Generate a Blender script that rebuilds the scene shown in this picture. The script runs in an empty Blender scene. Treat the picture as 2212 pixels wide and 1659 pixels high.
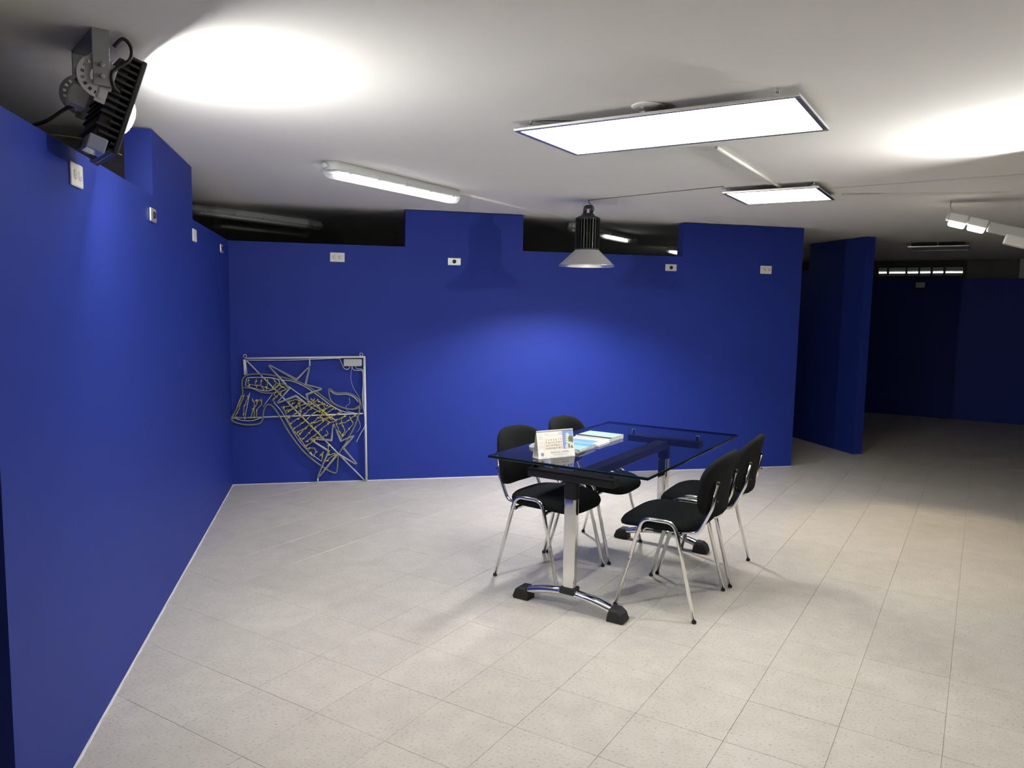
import bpy, bmesh, math, random
from mathutils import Vector, Matrix

sc = bpy.context.scene
COL = sc.collection
random.seed(7)
S2 = math.sqrt(0.5)
EU = Vector((S2, -S2, 0)); EV = Vector((S2, S2, 0)); EZ = Vector((0, 0, 1))
H = 2.331          # ceiling height
LOW = 2.016        # top of the low partition panels

def W(u, v, z=0.0):            # building grid (45 degrees to the partitions) -> world
    return Vector(((u + v) * S2, (v - u) * S2, z))

# ------------------------------------------------------------------ camera
def make_camera():
    yaw, pitch, roll, f = 0.2302, -0.1015, 0.0186, 1638.2625
    cy, sy, cp, sp = math.cos(yaw), math.sin(yaw), math.cos(pitch), math.sin(pitch)
    fw = Vector((sy * cp, cy * cp, sp)); r = Vector((cy, -sy, 0)); u = r.cross(fw)
    cr, sr = math.cos(roll), math.sin(roll)
    r2 = cr * r + sr * u; u2 = -sr * r + cr * u
    cam = bpy.data.cameras.new('camera')
    cam.sensor_fit = 'HORIZONTAL'; cam.sensor_width = 36.0
    cam.lens = 36.0 * f / 2212.0
    cam.clip_start = 0.05; cam.clip_end = 100
    o = bpy.data.objects.new('camera', cam); COL.objects.link(o)
    m = Matrix.Identity(4)
    for i in range(3):
        m[i][0] = r2[i]; m[i][1] = u2[i]; m[i][2] = -fw[i]
    m[0][3], m[1][3], m[2][3] = 0.8378, -6.5835, 1.5244
    o.matrix_world = m
    sc.camera = o
make_camera()

# ------------------------------------------------------------------ world, exposure
PANEL_L, TUBE_L, PENDANT_L, FLOOD_L, STREET_L = 4.7, 3.2, 225.0, 470.0, 4.0
world = bpy.data.worlds.new('world'); sc.world = world
world.use_nodes = True
world.node_tree.nodes['Background'].inputs[0].default_value = (0.5, 0.55, 0.7, 1)
world.node_tree.nodes['Background'].inputs[1].default_value = 0.0
sc.view_settings.view_transform = 'Standard'
sc.view_settings.look = 'None'
sc.view_settings.gamma = 1.0
sc.view_settings.use_curve_mapping = False
sc.view_settings.exposure = 1.65
sc.cycles.use_denoising = True
sc.cycles.max_bounces = 7
sc.cycles.diffuse_bounces = 4
sc.cycles.glossy_bounces = 3
sc.cycles.transmission_bounces = 3
sc.cycles.transparent_max_bounces = 10
sc.cycles.use_adaptive_sampling = True
sc.cycles.adaptive_threshold = 0.11
sc.cycles.adaptive_min_samples = 16
sc.cycles.sample_clamp_indirect = 6.0
sc.cycles.caustics_reflective = True
sc.cycles.blur_glossy = 0.5

# ------------------------------------------------------------------ materials
def nodes_of(m):
    m.use_nodes = True
    nt = m.node_tree
    return nt, nt.nodes, nt.links, nt.nodes['Principled BSDF']

def mat(name, col, rough=0.5, metal=0.0, spec=0.5, noise=0.0, nscale=40.0, bump=0.0, bscale=200.0, coat=0.0):
    m = bpy.data.materials.new(name)
    nt, N, L, b = nodes_of(m)
    b.inputs['Base Color'].default_value = (*col, 1)
    b.inputs['Roughness'].default_value = rough
    b.inputs['Metallic'].default_value = metal
    b.inputs['Specular IOR Level'].default_value = spec
    if coat: b.inputs['Coat Weight'].default_value = coat
    geo = N.new('ShaderNodeNewGeometry')
    if noise > 0:
        n = N.new('ShaderNodeTexNoise'); n.inputs['Scale'].default_value = nscale; n.inputs['Detail'].default_value = 5
        L.new(geo.outputs['Position'], n.inputs['Vector'])
        mix = N.new('ShaderNodeMix'); mix.data_type = 'RGBA'
        mix.inputs[6].default_value = (*[c * (1 - noise) for c in col], 1)
        mix.inputs[7].default_value = (*[min(1, c * (1 + noise)) for c in col], 1)
        L.new(n.outputs['Fac'], mix.inputs[0]); L.new(mix.outputs[2], b.inputs['Base Color'])
    if bump > 0:
        n2 = N.new('ShaderNodeTexNoise'); n2.inputs['Scale'].default_value = bscale; n2.inputs['Detail'].default_value = 3
        L.new(geo.outputs['Position'], n2.inputs['Vector'])
        bp = N.new('ShaderNodeBump'); bp.inputs['Strength'].default_value = bump; bp.inputs['Distance'].default_value = 0.002
        L.new(n2.outputs['Fac'], bp.inputs['Height']); L.new(bp.outputs['Normal'], b.inputs['Normal'])
    return m

def emit(name, col, strength):
    m = bpy.data.materials.new(name)
    nt, N, L, b = nodes_of(m)
    b.inputs['Base Color'].default_value = (0.8, 0.8, 0.8, 1)
    b.inputs['Emission Color'].default_value = (*col, 1)
    b.inputs['Emission Strength'].default_value = strength
    return m

def floor_mat():
    m = bpy.data.materials.new('floor_tile_vinyl')
    nt, N, L, b = nodes_of(m)
    geo = N.new('ShaderNodeNewGeometry'); oi = N.new('ShaderNodeObjectInfo')
    # short flecks, stretched a little
    mp = N.new('ShaderNodeMapping'); mp.inputs['Scale'].default_value = (1.0, 1.7, 1.0); mp.inputs['Rotation'].default_value = (0, 0, 0.6)
    L.new(geo.outputs['Position'], mp.inputs['Vector'])
    n1 = N.new('ShaderNodeTexNoise'); n1.inputs['Scale'].default_value = 75; n1.inputs['Detail'].default_value = 2.5
    L.new(mp.outputs[0], n1.inputs['Vector'])
    r1 = N.new('ShaderNodeValToRGB')
    r1.color_ramp.elements[0].position = 0.28; r1.color_ramp.elements[0].color = (0.36, 0.335, 0.29, 1)
    r1.color_ramp.elements[1].position = 0.43; r1.color_ramp.elements[1].color = (0.60, 0.568, 0.505, 1)
    L.new(n1.outputs['Fac'], r1.inputs['Fac'])
    n2 = N.new('ShaderNodeTexNoise'); n2.inputs['Scale'].default_value = 9; n2.inputs['Detail'].default_value = 6
    L.new(geo.outputs['Position'], n2.inputs['Vector'])
    r2 = N.new('ShaderNodeValToRGB')
    r2.color_ramp.elements[0].position = 0.3; r2.color_ramp.elements[0].color = (0.88, 0.88, 0.88, 1)
    r2.color_ramp.elements[1].position = 0.7; r2.color_ramp.elements[1].color = (1.0, 1.0, 1.0, 1)
    L.new(n2.outputs['Fac'], r2.inputs['Fac'])
    mu = N.new('ShaderNodeMix'); mu.data_type = 'RGBA'; mu.blend_type = 'MULTIPLY'; mu.inputs[0].default_value = 1
    L.new(r1.outputs[0], mu.inputs[6]); L.new(r2.outputs[0], mu.inputs[7])
    mr = N.new('ShaderNodeMapRange'); mr.inputs['To Min'].default_value = 0.97; mr.inputs['To Max'].default_value = 1.02
    L.new(oi.outputs['Random'], mr.inputs['Value'])
    hs = N.new('ShaderNodeHueSaturation'); L.new(mu.outputs[2], hs.inputs['Color']); L.new(mr.outputs[0], hs.inputs['Value'])
    L.new(hs.outputs[0], b.inputs['Base Color'])
    rr = N.new('ShaderNodeMapRange'); rr.inputs['To Min'].default_value = 0.24; rr.inputs['To Max'].default_value = 0.40
    L.new(n2.outputs['Fac'], rr.inputs['Value']); L.new(rr.outputs[0], b.inputs['Roughness'])
    b.inputs['Specular IOR Level'].default_value = 0.35
    bp = N.new('ShaderNodeBump'); bp.inputs['Strength'].default_value = 0.06; bp.inputs['Distance'].default_value = 0.002
    L.new(n1.outputs['Fac'], bp.inputs['Height']); L.new(bp.outputs[0], b.inputs['Normal'])
    return m

def glass_mat():
    m = bpy.data.materials.new('table_glass')
    nt, N, L, b = nodes_of(m)
    N.remove(b); out = N['Material Output']
    t = N.new('ShaderNodeBsdfTransparent'); t.inputs[0].default_value = (0.88, 0.91, 0.92, 1)
    g = N.new('ShaderNodeBsdfGlossy'); g.inputs['Roughness'].default_value = 0.02
    fr = N.new('ShaderNodeFresnel'); fr.inputs['IOR'].default_value = 1.5
    mx = N.new('ShaderNodeMixShader')
    L.new(fr.outputs[0], mx.inputs[0]); L.new(t.outputs[0], mx.inputs[1]); L.new(g.outputs[0], mx.inputs[2])
    L.new(mx.outputs[0], out.inputs[0])
    return m

def under_mat():
    # inner face of the pane: clear (the pane's reflection is given once, by its upper face)
    m = bpy.data.materials.new('table_glass_underside')
    nt, N, L, b = nodes_of(m)
    N.remove(b); out = N['Material Output']
    t = N.new('ShaderNodeBsdfTransparent'); t.inputs[0].default_value = (0.88, 0.91, 0.92, 1)
    L.new(t.outputs[0], out.inputs[0])
    return m

def cover_mat(name, tr):
    m = bpy.data.materials.new(name)
    nt, N, L, b = nodes_of(m)
    N.remove(b); out = N['Material Output']
    t = N.new('ShaderNodeBsdfTransparent'); t.inputs[0].default_value = (0.95, 0.95, 0.95, 1)
    d = N.new('ShaderNodeBsdfDiffuse'); d.inputs[0].default_value = (0.75, 0.77, 0.77, 1)
    tl = N.new('ShaderNodeBsdfTranslucent'); tl.inputs[0].default_value = (0.85, 0.87, 0.87, 1)
    g = N.new('ShaderNodeBsdfGlossy'); g.inputs['Roughness'].default_value = 0.12
    a1 = N.new('ShaderNodeMixShader'); a1.inputs[0].default_value = 0.5
    L.new(d.outputs[0], a1.inputs[1]); L.new(tl.outputs[0], a1.inputs[2])
    a2 = N.new('ShaderNodeMixShader'); a2.inputs[0].default_value = 0.08
    L.new(a1.outputs[0], a2.inputs[1]); L.new(g.outputs[0], a2.inputs[2])
    a3 = N.new('ShaderNodeMixShader'); a3.inputs[0].default_value = tr
    L.new(a2.outputs[0], a3.inputs[1]); L.new(t.outputs[0], a3.inputs[2])
    L.new(a3.outputs[0], out.inputs[0])
    return m

MT = dict(
    tile=floor_mat(),
    grout=mat('grout', (0.46, 0.44, 0.39), 0.8, spec=0.2),
    ceiling=mat('ceiling_paint', (0.86, 0.845, 0.81), 0.9, spec=0.1, noise=0.03, nscale=1.5, bump=0.05, bscale=60),
    blue=mat('blue_wall_paint', (0.016, 0.037, 0.285), 0.55, spec=0.25, noise=0.06, nscale=3, bump=0.08, bscale=350),
    greywall=mat('dark_building_wall', (0.18, 0.18, 0.17), 0.9, spec=0.1, noise=0.1, nscale=2),
    plaster=mat('pale_plaster', (0.62, 0.61, 0.58), 0.9, spec=0.1, noise=0.05, nscale=2),
    caulk=mat('white_caulk', (0.7, 0.7, 0.68), 0.7),
    chrome=mat('chrome', (0.80, 0.80, 0.80), 0.07, 1.0),
    plate_chrome=mat('satin_chrome_plate', (0.85, 0.85, 0.85), 0.35, 0.75),
    alu=mat('brushed_aluminium', (0.62, 0.62, 0.62), 0.28, 1.0),
    reflector=mat('spun_aluminium_reflector', (0.75, 0.75, 0.75), 0.22, 1.0),
    reflector_out=mat('reflector_outer_satin', (0.62, 0.62, 0.62), 0.45, 0.85),
    blackmetal=mat('black_anodised', (0.016, 0.016, 0.016), 0.32, spec=0.5),
    blackbeam=mat('black_satin_steel', (0.012, 0.012, 0.013), 0.38, spec=0.3),
    fabric=mat('black_fabric', (0.010, 0.011, 0.012), 0.95, spec=0.12, noise=0.35, nscale=500, bump=0.5, bscale=900),
    rubber=mat('black_plastic', (0.014, 0.014, 0.014), 0.5),
    rubber_rough=mat('black_textured_plastic', (0.016, 0.016, 0.016), 0.6, bump=0.3, bscale=500),
    glass=glass_mat(),
    glassunder=under_mat(),
    glassedge=mat('glass_edge', (0.004, 0.012, 0.011), 0.08, spec=0.6),
    white=mat('white_plastic', (0.78, 0.77, 0.73), 0.4),
    offwhite=mat('white_painted_metal', (0.74, 0.74, 0.73), 0.45),
    greyplastic=mat('grey_plastic', (0.50, 0.51, 0.50), 0.5),
    darkslot=mat('outlet_slot', (0.28, 0.27, 0.25), 0.6),
    greymetal=mat('grey_bracket_metal', (0.30, 0.30, 0.31), 0.5, 0.4),
    plategrey=mat('light_grey_plate', (0.50, 0.50, 0.51), 0.5, 0.2),
    heatsink=mat('black_heatsink', (0.022, 0.022, 0.023), 0.42, spec=0.5),
    clear=cover_mat('clear_cover', 0.72),
    lens_clear=cover_mat('clear_lens', 0.88),
    panel_lit=emit('panel_diffuser_lit', (1.0, 0.965, 0.90), PANEL_L),
    panel_off=mat('panel_diffuser_off', (0.32, 0.32, 0.32), 0.4),
    tube_lit=emit('fluorescent_tube_lit', (0.95, 1.0, 0.97), TUBE_L),
    tube_green=emit('fluorescent_tube_lit_greenish', (0.93, 1.0, 0.82), 1.1),
    tube_far=emit('far_tube_lit', (0.95, 1.0, 0.97), 1.3),
    tube_off=mat('fluorescent_tube_off', (0.75, 0.76, 0.75), 0.3),
    led_disc=emit('pendant_led', (1.0, 0.98, 0.96), PENDANT_L),
    flood_led=emit('flood_led', (1.0, 0.985, 0.95), FLOOD_L),
    flood_led_strong=emit('flood_led_strong', (1.0, 0.985, 0.95), FLOOD_L * 1.35),
    street_led=emit('street_led', (1.0, 0.93, 0.80), STREET_L),
    paper=mat('white_paper', (0.80, 0.79, 0.76), 0.6),
    paper2=mat('white_page_edges', (0.70, 0.70, 0.68), 0.8),
    ink=mat('dark_ink', (0.03, 0.03, 0.04), 0.7),
    greyink=mat('grey_ink', (0.22, 0.22, 0.24), 0.7),
    redink=mat('orange_red_ink', (0.65, 0.15, 0.06), 0.7),
    orange=mat('orange_print', (0.85, 0.42, 0.12), 0.7),
    peach=mat('peach_print', (0.84, 0.78, 0.70), 0.7),
    skyblue=mat('sky_print', (0.22, 0.32, 0.70), 0.6, noise=0.2, nscale=90),
    building=mat('building_print', (0.66, 0.66, 0.58), 0.6, noise=0.2, nscale=300),
    green=mat('green_print', (0.13, 0.19, 0.07), 0.6, noise=0.5, nscale=300),
    navyink=mat('navy_ink', (0.05, 0.06, 0.16), 0.6),
    teal=mat('teal_cover', (0.20, 0.40, 0.43), 0.6, spec=0.2, noise=0.1, nscale=12),
    cyan=mat('cyan_cover', (0.06, 0.25, 0.46), 0.6, spec=0.2, noise=0.2, nscale=15),
    paleteal=mat('pale_teal_cover', (0.28, 0.43, 0.44), 0.6, spec=0.2, noise=0.06, nscale=12),
    blackstripe=mat('black_stripe', (0.010, 0.010, 0.012), 0.8, spec=0.1),
    rope=mat('grey_rope_light', (0.27, 0.28, 0.27), 0.35, spec=0.5),
    rope_olive=mat('olive_rope_light', (0.20, 0.21, 0.12), 0.4, spec=0.5),
    yellow=mat('yellow_led_wire', (0.46, 0.42, 0.06), 0.5),
    bulb=mat('amber_led_bulb', (0.78, 0.60, 0.05), 0.35),
    cablewhite=mat('white_cable', (0.62, 0.62, 0.60), 0.5),
    black_cable=mat('black_cable', (0.012, 0.012, 0.012), 0.5),
    bluetape=mat('glossy_connector', (0.30, 0.32, 0.45), 0.12, spec=0.8),
    wood=mat('dark_brown_wood', (0.06, 0.03, 0.012), 0.6),
    pane=cover_mat('window_pane', 0.90),
)

# ------------------------------------------------------------------ mesh helpers
class MB:
    def __init__(s):
        s.v = []; s.f = []; s.sm = []; s.mi = []
    def add(s, vs, fs, smooth=False, mi=0, M=None):
        o = len(s.v)
        for p in vs:
            p = Vector(p)
            s.v.append(M @ p if M is not None else p)
        for f in fs:
            s.f.append([i + o for i in f]); s.sm.append(smooth); s.mi.append(mi)
        return s
    def box(s, x0, x1, y0, y1, z0, z1, M=None, mi=0, bevel=0.0, seg=2):
        vs = [(x0, y0, z0), (x1, y0, z0), (x1, y1, z0), (x0, y1, z0), (x0, y0, z1), (x1, y0, z1), (x1, y1, z1), (x0, y1, z1)]
        fs = [(0, 3, 2, 1), (4, 5, 6, 7), (0, 1, 5, 4), (1, 2, 6, 5), (2, 3, 7, 6), (3, 0, 4, 7)]
        if bevel > 0:
            bm = bmesh.new()
            bv = [bm.verts.new(p) for p in vs]
            for f in fs: bm.faces.new([bv[i] for i in f])
            bmesh.ops.bevel(bm, geom=list(bm.edges), offset=bevel, segments=seg, affect='EDGES', profile=0.5)
            bm.verts.index_update()
            v2 = [v.co.copy() for v in bm.verts]; f2 = [[v.index for v in f.verts] for f in bm.faces]
            bm.free()
            return s.add(v2, f2, False, mi, M)
        return s.add(vs, fs, False, mi, M)
    def prism(s, poly, z0, z1, M=None, mi=0, smooth=False):     # poly: list of (x,y) counter-clockwise
        n = len(poly)
        vs = [(p[0], p[1], z0) for p in poly] + [(p[0], p[1], z1) for p in poly]
        s.add(vs, [list(range(n))[::-1], list(range(n, 2 * n))], False, mi, M)
        o = len(s.v) - 2 * n
        for i in range(n):
            j = (i + 1) % n
            s.f.append([o + i, o + j, o + n + j, o + n + i]); s.sm.append(smooth); s.mi.append(mi)
        return s
    def lathe(s, prof, n=32, M=None, mi=0, smooth=True):         # prof: (r,z) list
        vs = []; fs = []
        for r, z in prof:
            for k in range(n):
                a = 2 * math.pi * k / n
                vs.append((r * math.cos(a), r * math.sin(a), z))
        for i in range(len(prof) - 1):
            for k in range(n):
                k2 = (k + 1) % n
                fs.append((i * n + k, i * n + k2, (i + 1) * n + k2, (i + 1) * n + k))
        return s.add(vs, fs, smooth, mi, M)
    def disc(s, r, z, n=32, M=None, mi=0, up=True):
        vs = [(r * math.cos(2 * math.pi * k / n), r * math.sin(2 * math.pi * k / n), z) for k in range(n)]
        f = list(range(n)) if up else list(range(n))[::-1]
        return s.add(vs, [f], False, mi, M)
    def sweep(s, path, prof, closed=False, caps=True, M=None, mi=0, up=None):
        """sweep a 2-D profile [(a,b)...] or a radius along a path"""
        P = [Vector(p) for p in path]
        if isinstance(prof, (int, float)):
            k = 8 if prof > 0.004 else 6
            prof = [(prof * math.cos(2 * math.pi * i / k), prof * math.sin(2 * math.pi * i / k)) for i in range(k)]
        n = len(P); m = len(prof)
        T = []
        for i in range(n):
            if closed: t = P[(i + 1) % n] - P[i - 1]
            else: t = P[min(i + 1, n - 1)] - P[max(i - 1, 0)]
            T.append(t.normalized())
        ref = Vector(up) if up is not None else (Vector((0, 0, 1)) if abs(T[0].z) < 0.9 else Vector((1, 0, 0)))
        a = (ref - T[0] * ref.dot(T[0])).normalized()
        vs = []
        for i in range(n):
            if up is not None:
                r2 = Vector(up); a2 = r2 - T[i] * r2.dot(T[i])
                if a2.length > 1e-4: a = a2.normalized()
            else:
                a = (a - T[i] * a.dot(T[i])).normalized()
            b = T[i].cross(a)
            for p, q in prof: vs.append(P[i] + a * p + b * q)
        fs = []
        for i in range(n if closed else n - 1):
            i2 = (i + 1) % n
            for k in range(m):
                k2 = (k + 1) % m
                fs.append((i * m + k, i * m + k2, i2 * m + k2, i2 * m + k))
        s.add(vs, fs, True, mi, M)
        if caps and not closed:
            o = len(s.v) - len(vs)
            s.f.append([o + k for k in range(m)][::-1]); s.sm.append(False); s.mi.append(mi)
            s.f.append([o + (n - 1) * m + k for k in range(m)]); s.sm.append(False); s.mi.append(mi)
        return s
    def mesh(s, name, mats):
        me = bpy.data.meshes.new(name)
        me.from_pydata([tuple(p) for p in s.v], [], s.f)
        for m in (mats if isinstance(mats, (list, tuple)) else [mats]): me.materials.append(MT[m])
        me.polygons.foreach_set('use_smooth', s.sm)
        me.polygons.foreach_set('material_index', s.mi)
        bm = bmesh.new(); bm.from_mesh(me); bmesh.ops.recalc_face_normals(bm, faces=bm.faces); bm.to_mesh(me); bm.free()
        me.update()
        return me
    def build(s, name, mats, parent=None):
        o = bpy.data.objects.new(name, s.mesh(name, mats)); COL.objects.link(o)
        if parent is not None: o.parent = parent
        return o

def roundrect(a, b, r, n=5):
    out = []
    for cx, cy, a0 in ((a - r, b - r, 0), (-a + r, b - r, 90), (-a + r, -b + r, 180), (a - r, -b + r, 270)):
        for k in range(n + 1):
            an = math.radians(a0 + 90 * k / n)
            out.append((cx + r * math.cos(an), cy + r * math.sin(an)))
    return out

def fillet(pts, r, n=5):
    P = [Vector(p) for p in pts]; out = [P[0]]
    for i in range(1, len(P) - 1):
        a = (P[i - 1] - P[i]); b = (P[i + 1] - P[i]); la, lb = a.length, b.length
        a.normalize(); b.normalize()
        ang = a.angle(b)
        d = min(r / max(math.tan(ang / 2), 1e-3), la * 0.49, lb * 0.49)
        p0 = P[i] + a * d; p1 = P[i] + b * d
        for k in range(n + 1):
            t = k / n
            out.append(p0 * (1 - t) ** 2 + P[i] * 2 * t * (1 - t) + p1 * t * t)
    out.append(P[-1])
    return out

def catmull(pts, n=6, closed=False):
    P = [Vector(p) for p in pts]; N = len(P); out = []
    rng = range(N) if closed else range(N - 1)
    for i in rng:
        p0 = P[(i - 1) % N] if closed or i > 0 else P[0]
        p1 = P[i]; p2 = P[(i + 1) % N]
        p3 = P[(i + 2) % N] if closed or i + 2 < N else P[-1]
        for k in range(n):
            t = k / n
            out.append(0.5 * ((2 * p1) + (-p0 + p2) * t + (2 * p0 - 5 * p1 + 4 * p2 - p3) * t * t + (-p0 + 3 * p1 - 3 * p2 + p3) * t ** 3))
    if not closed: out.append(P[-1])
    return out

def tag(o, label, cat, group=None, kind=None):
    o['label'] = label; o['category'] = cat
    if group: o['group'] = group
    if kind: o['kind'] = kind
    return o

def empty(name, loc=(0, 0, 0), rz=0.0, label=None, cat=None, group=None):
    o = bpy.data.objects.new(name, None); COL.objects.link(o)
    o.empty_display_size = 0.1
    o.location = loc; o.rotation_euler = (0, 0, rz)
    if label: tag(o, label, cat, group)
    return o

def copy_tree(o, parent=None):
    c = o.copy(); COL.objects.link(c)
    if parent is not None: c.parent = parent
    for ch in list(o.children): copy_tree(ch, c)
    return c

def superellipse(a, b, n, k, ph=0):
    out = []
    for i in range(k):
        t = 2 * math.pi * i / k + ph
        c, s_ = math.cos(t), math.sin(t)
        out.append((a * math.copysign(abs(c) ** (2 / n), c), b * math.copysign(abs(s_) ** (2 / n), s_)))
    return out

RU = -math.pi / 4       # rotation that turns local +x to the u direction
MUV = Matrix(((S2, S2, 0, 0), (-S2, S2, 0, 0), (0, 0, 1, 0), (0, 0, 0, 1)))   # (u,v,z) -> world

# ------------------------------------------------------------------ structure: ceiling, floor, walls
U0, U1, V0, V1 = -4.5, 10.5, -7.5, 10.6
c = MB().box(U0, U1, V0, V1, H, H + 0.15, M=MUV).build('ceiling', 'ceiling')
tag(c, 'plain white painted ceiling above the whole room', 'ceiling', kind='structure')

fl = MB().box(U0, U1, V0, V1, -0.12, -0.0035, M=MUV).build('floor', 'grout')
tag(fl, 'pale beige speckled tile floor laid diagonally', 'floor', kind='structure')
PT = 1 / 3; GU, GV = 4.2235, -1.4781
cam = sc.camera; CMI = cam.matrix_world.inverted()
def pix(p):
    q = CMI @ Vector(p)
    if q.z > -0.2: return None
    return (1106 + 1638.26 * q.x / -q.z, 829.5 - 1638.26 * q.y / -q.z)
cells = []
for i in range(-26, 20):
    for j in range(-18, 37):
        u = GU + i * PT + PT / 2; v = GV + j * PT + PT / 2
        if not (U0 + .2 < u < U1 - .2 and V0 + .2 < v < V1 - .2): continue
        ps = [pix(W(u + a * PT / 2, v + b * PT / 2)) for a, b in ((-1, -1), (1, -1), (1, 1), (-1, 1))]
        area = 0.0
        if None not in ps and any(-40 < p[0] < 2252 and -40 < p[1] < 1700 for p in ps):
            area = abs(sum(ps[k][0] * ps[(k + 1) % 4][1] - ps[(k + 1) % 4][0] * ps[k][1] for k in range(4))) / 2
            w = W(u, v)
            if (w.x < -0.1 and w.y > -4.4) or (w.y > 0.1 and w.x < 5.2): area = 0.0   # behind the partitions
        cells.append((area, u, v))
cells.sort(key=lambda t: -t[0])
tm = MB().box(-PT / 2 + .0007, PT / 2 - .0007, -PT / 2 + .0007, PT / 2 - .0007, -0.006, 0.0, bevel=0.0006, seg=1).mesh('tile', 'tile')
rest = MB()
for k, (area, u, v) in enumerate(cells):
    if k < 300 and area > 0:
        t = bpy.data.objects.new('tile', tm); COL.objects.link(t); t.parent = fl
        t.location = W(u, v, -random.random() * 0.0004); t.rotation_euler = (0, 0, RU)
    else:
        g = PT / 2 - .0007
        rest.add([W(u - g, v - g, 0), W(u + g, v - g, 0), W(u + g, v + g, 0), W(u - g, v + g, 0),
                  W(u - g, v - g, -.005), W(u + g, v - g, -.005), W(u + g, v + g, -.005), W(u - g, v + g, -.005)],
                 [(0, 1, 2, 3), (0, 4, 5, 1), (1, 5, 6, 2), (2, 6, 7, 3), (3, 7, 4, 0)])
ro = rest.build('far_tiles', 'tile', fl); ro['kind'] = 'stuff'

def wall(name, segs, axis, at, thick, label, mats='blue'):
    """segs: list of (a0,a1,ztop) along axis; at = near-face coordinate, thick signed; one closed outline"""
    poly = []
    top = []
    for a0, a1, zt in segs: top += [(a0, zt), (a1, zt)]
    poly = [(segs[0][0], 0.0), (segs[-1][1], 0.0)] + top[::-1]
    m = MB()
    def P(a, z, d): return (a, at + d, z) if axis == 'x' else (at + d, a, z)
    n = len(poly)
    vs = [P(a, z, 0) for a, z in poly] + [P(a, z, thick) for a, z in poly]
    fs = [list(range(n)), list(range(n, 2 * n))[::-1]] + [(i, (i + 1) % n, n + (i + 1) % n, n + i) for i in range(n)]
    m.add(vs, fs)
    o = m.build(name, mats)
    return tag(o, label, 'wall', kind='structure')

T_W = 0.12
TOP = H - 0.006
wall('wall_back', [(0.0, 1.4245, LOW), (1.4245, 2.4561, TOP), (2.4561, 3.9849, LOW), (3.9849, 5.2395, TOP)], 'x', 0.0, T_W,
     'blue partition wall with two raised sections facing the table')
wall('wall_left', [(-4.425, -2.6214, LOW), (-2.6214, -1.5849, TOP), (-1.5849, 0.12, LOW)], 'y', 0.0, -T_W,
     'blue partition wall with one raised section running beside the floodlight')
wall('wall_right', [(0.47, 1.45, TOP), (1.45, 4.2, LOW)], 'y', 6.30, 0.11,
     'dark blue partition wall end standing behind the gap beyond the back wall')
# thin line of pale caulk along the foot of the partitions
for nm, a, b in (('trim_1', (0.004, 0, 0), (5.24, 0, 0)), ('trim_2', (0, -4.42, 0), (0, -0.004, 0))):
    m = MB()
    n = 90; pts = []
    random.seed(3)
    A = Vector(a); B = Vector(b)
    nrm = Vector((0, -1, 0)) if nm == 'trim_1' else Vector((1, 0, 0))
    wv = [0.004 + 0.006 * random.random() for _ in range(n + 1)]
    for i in range(n + 1):
        p = A.lerp(B, i / n)
        pts += [p - nrm * 0.001, p + nrm * wv[i], p + nrm * wv[i] * .7 + EZ * 0.003, p - nrm * 0.001 + EZ * 0.004]
    fs = []
    for i in range(n):
        for k in range(4): fs.append((4 * i + k, 4 * i + (k + 1) % 4, 4 * i + 4 + (k + 1) % 4, 4 * i + 4 + k))
    m.add(pts, fs)
    tag(m.build(nm, 'caulk'), 'thin uneven white caulk line at the foot of the %s partition' % ('back' if nm == 'trim_1' else 'left'), 'trim', kind='structure')

# far partition and building walls
def uvwall(name, u0, u1, v0, v1, z0, z1, mt, label, parent=None):
    o = MB().box(u0, u1, v0, v1, z0, z1, M=MUV).build(name, mt, parent)
    if parent is None: tag(o, label, 'wall', kind='structure')
    return o
uvwall('wall_far', 1.6, 9.5, 8.75, 8.86, 0, 2.05, 'blue', 'unlit navy partition wall at the dark far end of the hall')
uvwall('wall_outer_far', U0, U1, V1 - .1, V1, 0, H, 'greywall', 'unlit outer building wall behind the far partition')
uvwall('wall_outer_left', U0, U0 + .1, V0, V1, 0, H, 'greywall', 'unlit outer building wall behind the left partitions')
uvwall('wall_outer_right', U1 - .1, U1, V0, V1, 0, H, 'greywall', 'outer building wall beyond the dark right end')
uvwall('wall_outer_near', U0, U1, V0, V0 + .1, 0, H, 'plaster', 'outer building wall behind the viewer')
# clerestory window above the far partition, a lit tube behind it
WIN = [(3.788, 3.903), (3.934, 4.159), (4.184, 4.331), (4.355, 4.494), (4.524, 4.661), (4.69, 4.911)]
win = empty('window_1', W(4.35, 9.0, 2.11), RU, 'row of small lit panes between dark bars above the far partition', 'window'); win['kind'] = 'structure'
zl, zt = 2.105, 2.225
edges = [-2.7 + 4.35] + [e for a in WIN for e in a] + [4.35 + 5.1]
m = MB()
m.box(-2.7, 5.1, -.03, .03, -.105, zl - 2.11).box(-2.7, 5.1, -.03, .03, zt - 2.11, H - .002 - 2.11)
for i in range(0, len(edges), 2):
    m.box(edges[i] - 4.35, edges[i + 1] - 4.35, -.03, .03, zl - 2.11, zt - 2.11)
m.build('window_frame', 'greywall', win)
for a, b in WIN:
    MB().box(a - 4.35, b - 4.35, -.004, .004, zl - 2.11, zt - 2.11).build('pane', 'pane', win)
o = empty('tube_lamp', W(4.35, 9.25, 2.165), RU, 'bright tube lamp glowing behind the row of small far panes', 'lamp')
MB().sweep([(-.62, 0, 0), (.62, 0, 0)], 0.011).build('tube', 'tube_far', o)
MB().box(-.66, .66, -.03, .03, .02, H - 2.165, bevel=.004).build('housing', 'greyplastic', o)
o = MB().box(5.60, 6.0, 8.862, 8.965, 0, H, M=MUV).build('wall_pier', 'greyplastic')
tag(o, 'pale building pier rising behind the far navy partition', 'pier', kind='structure')

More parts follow.
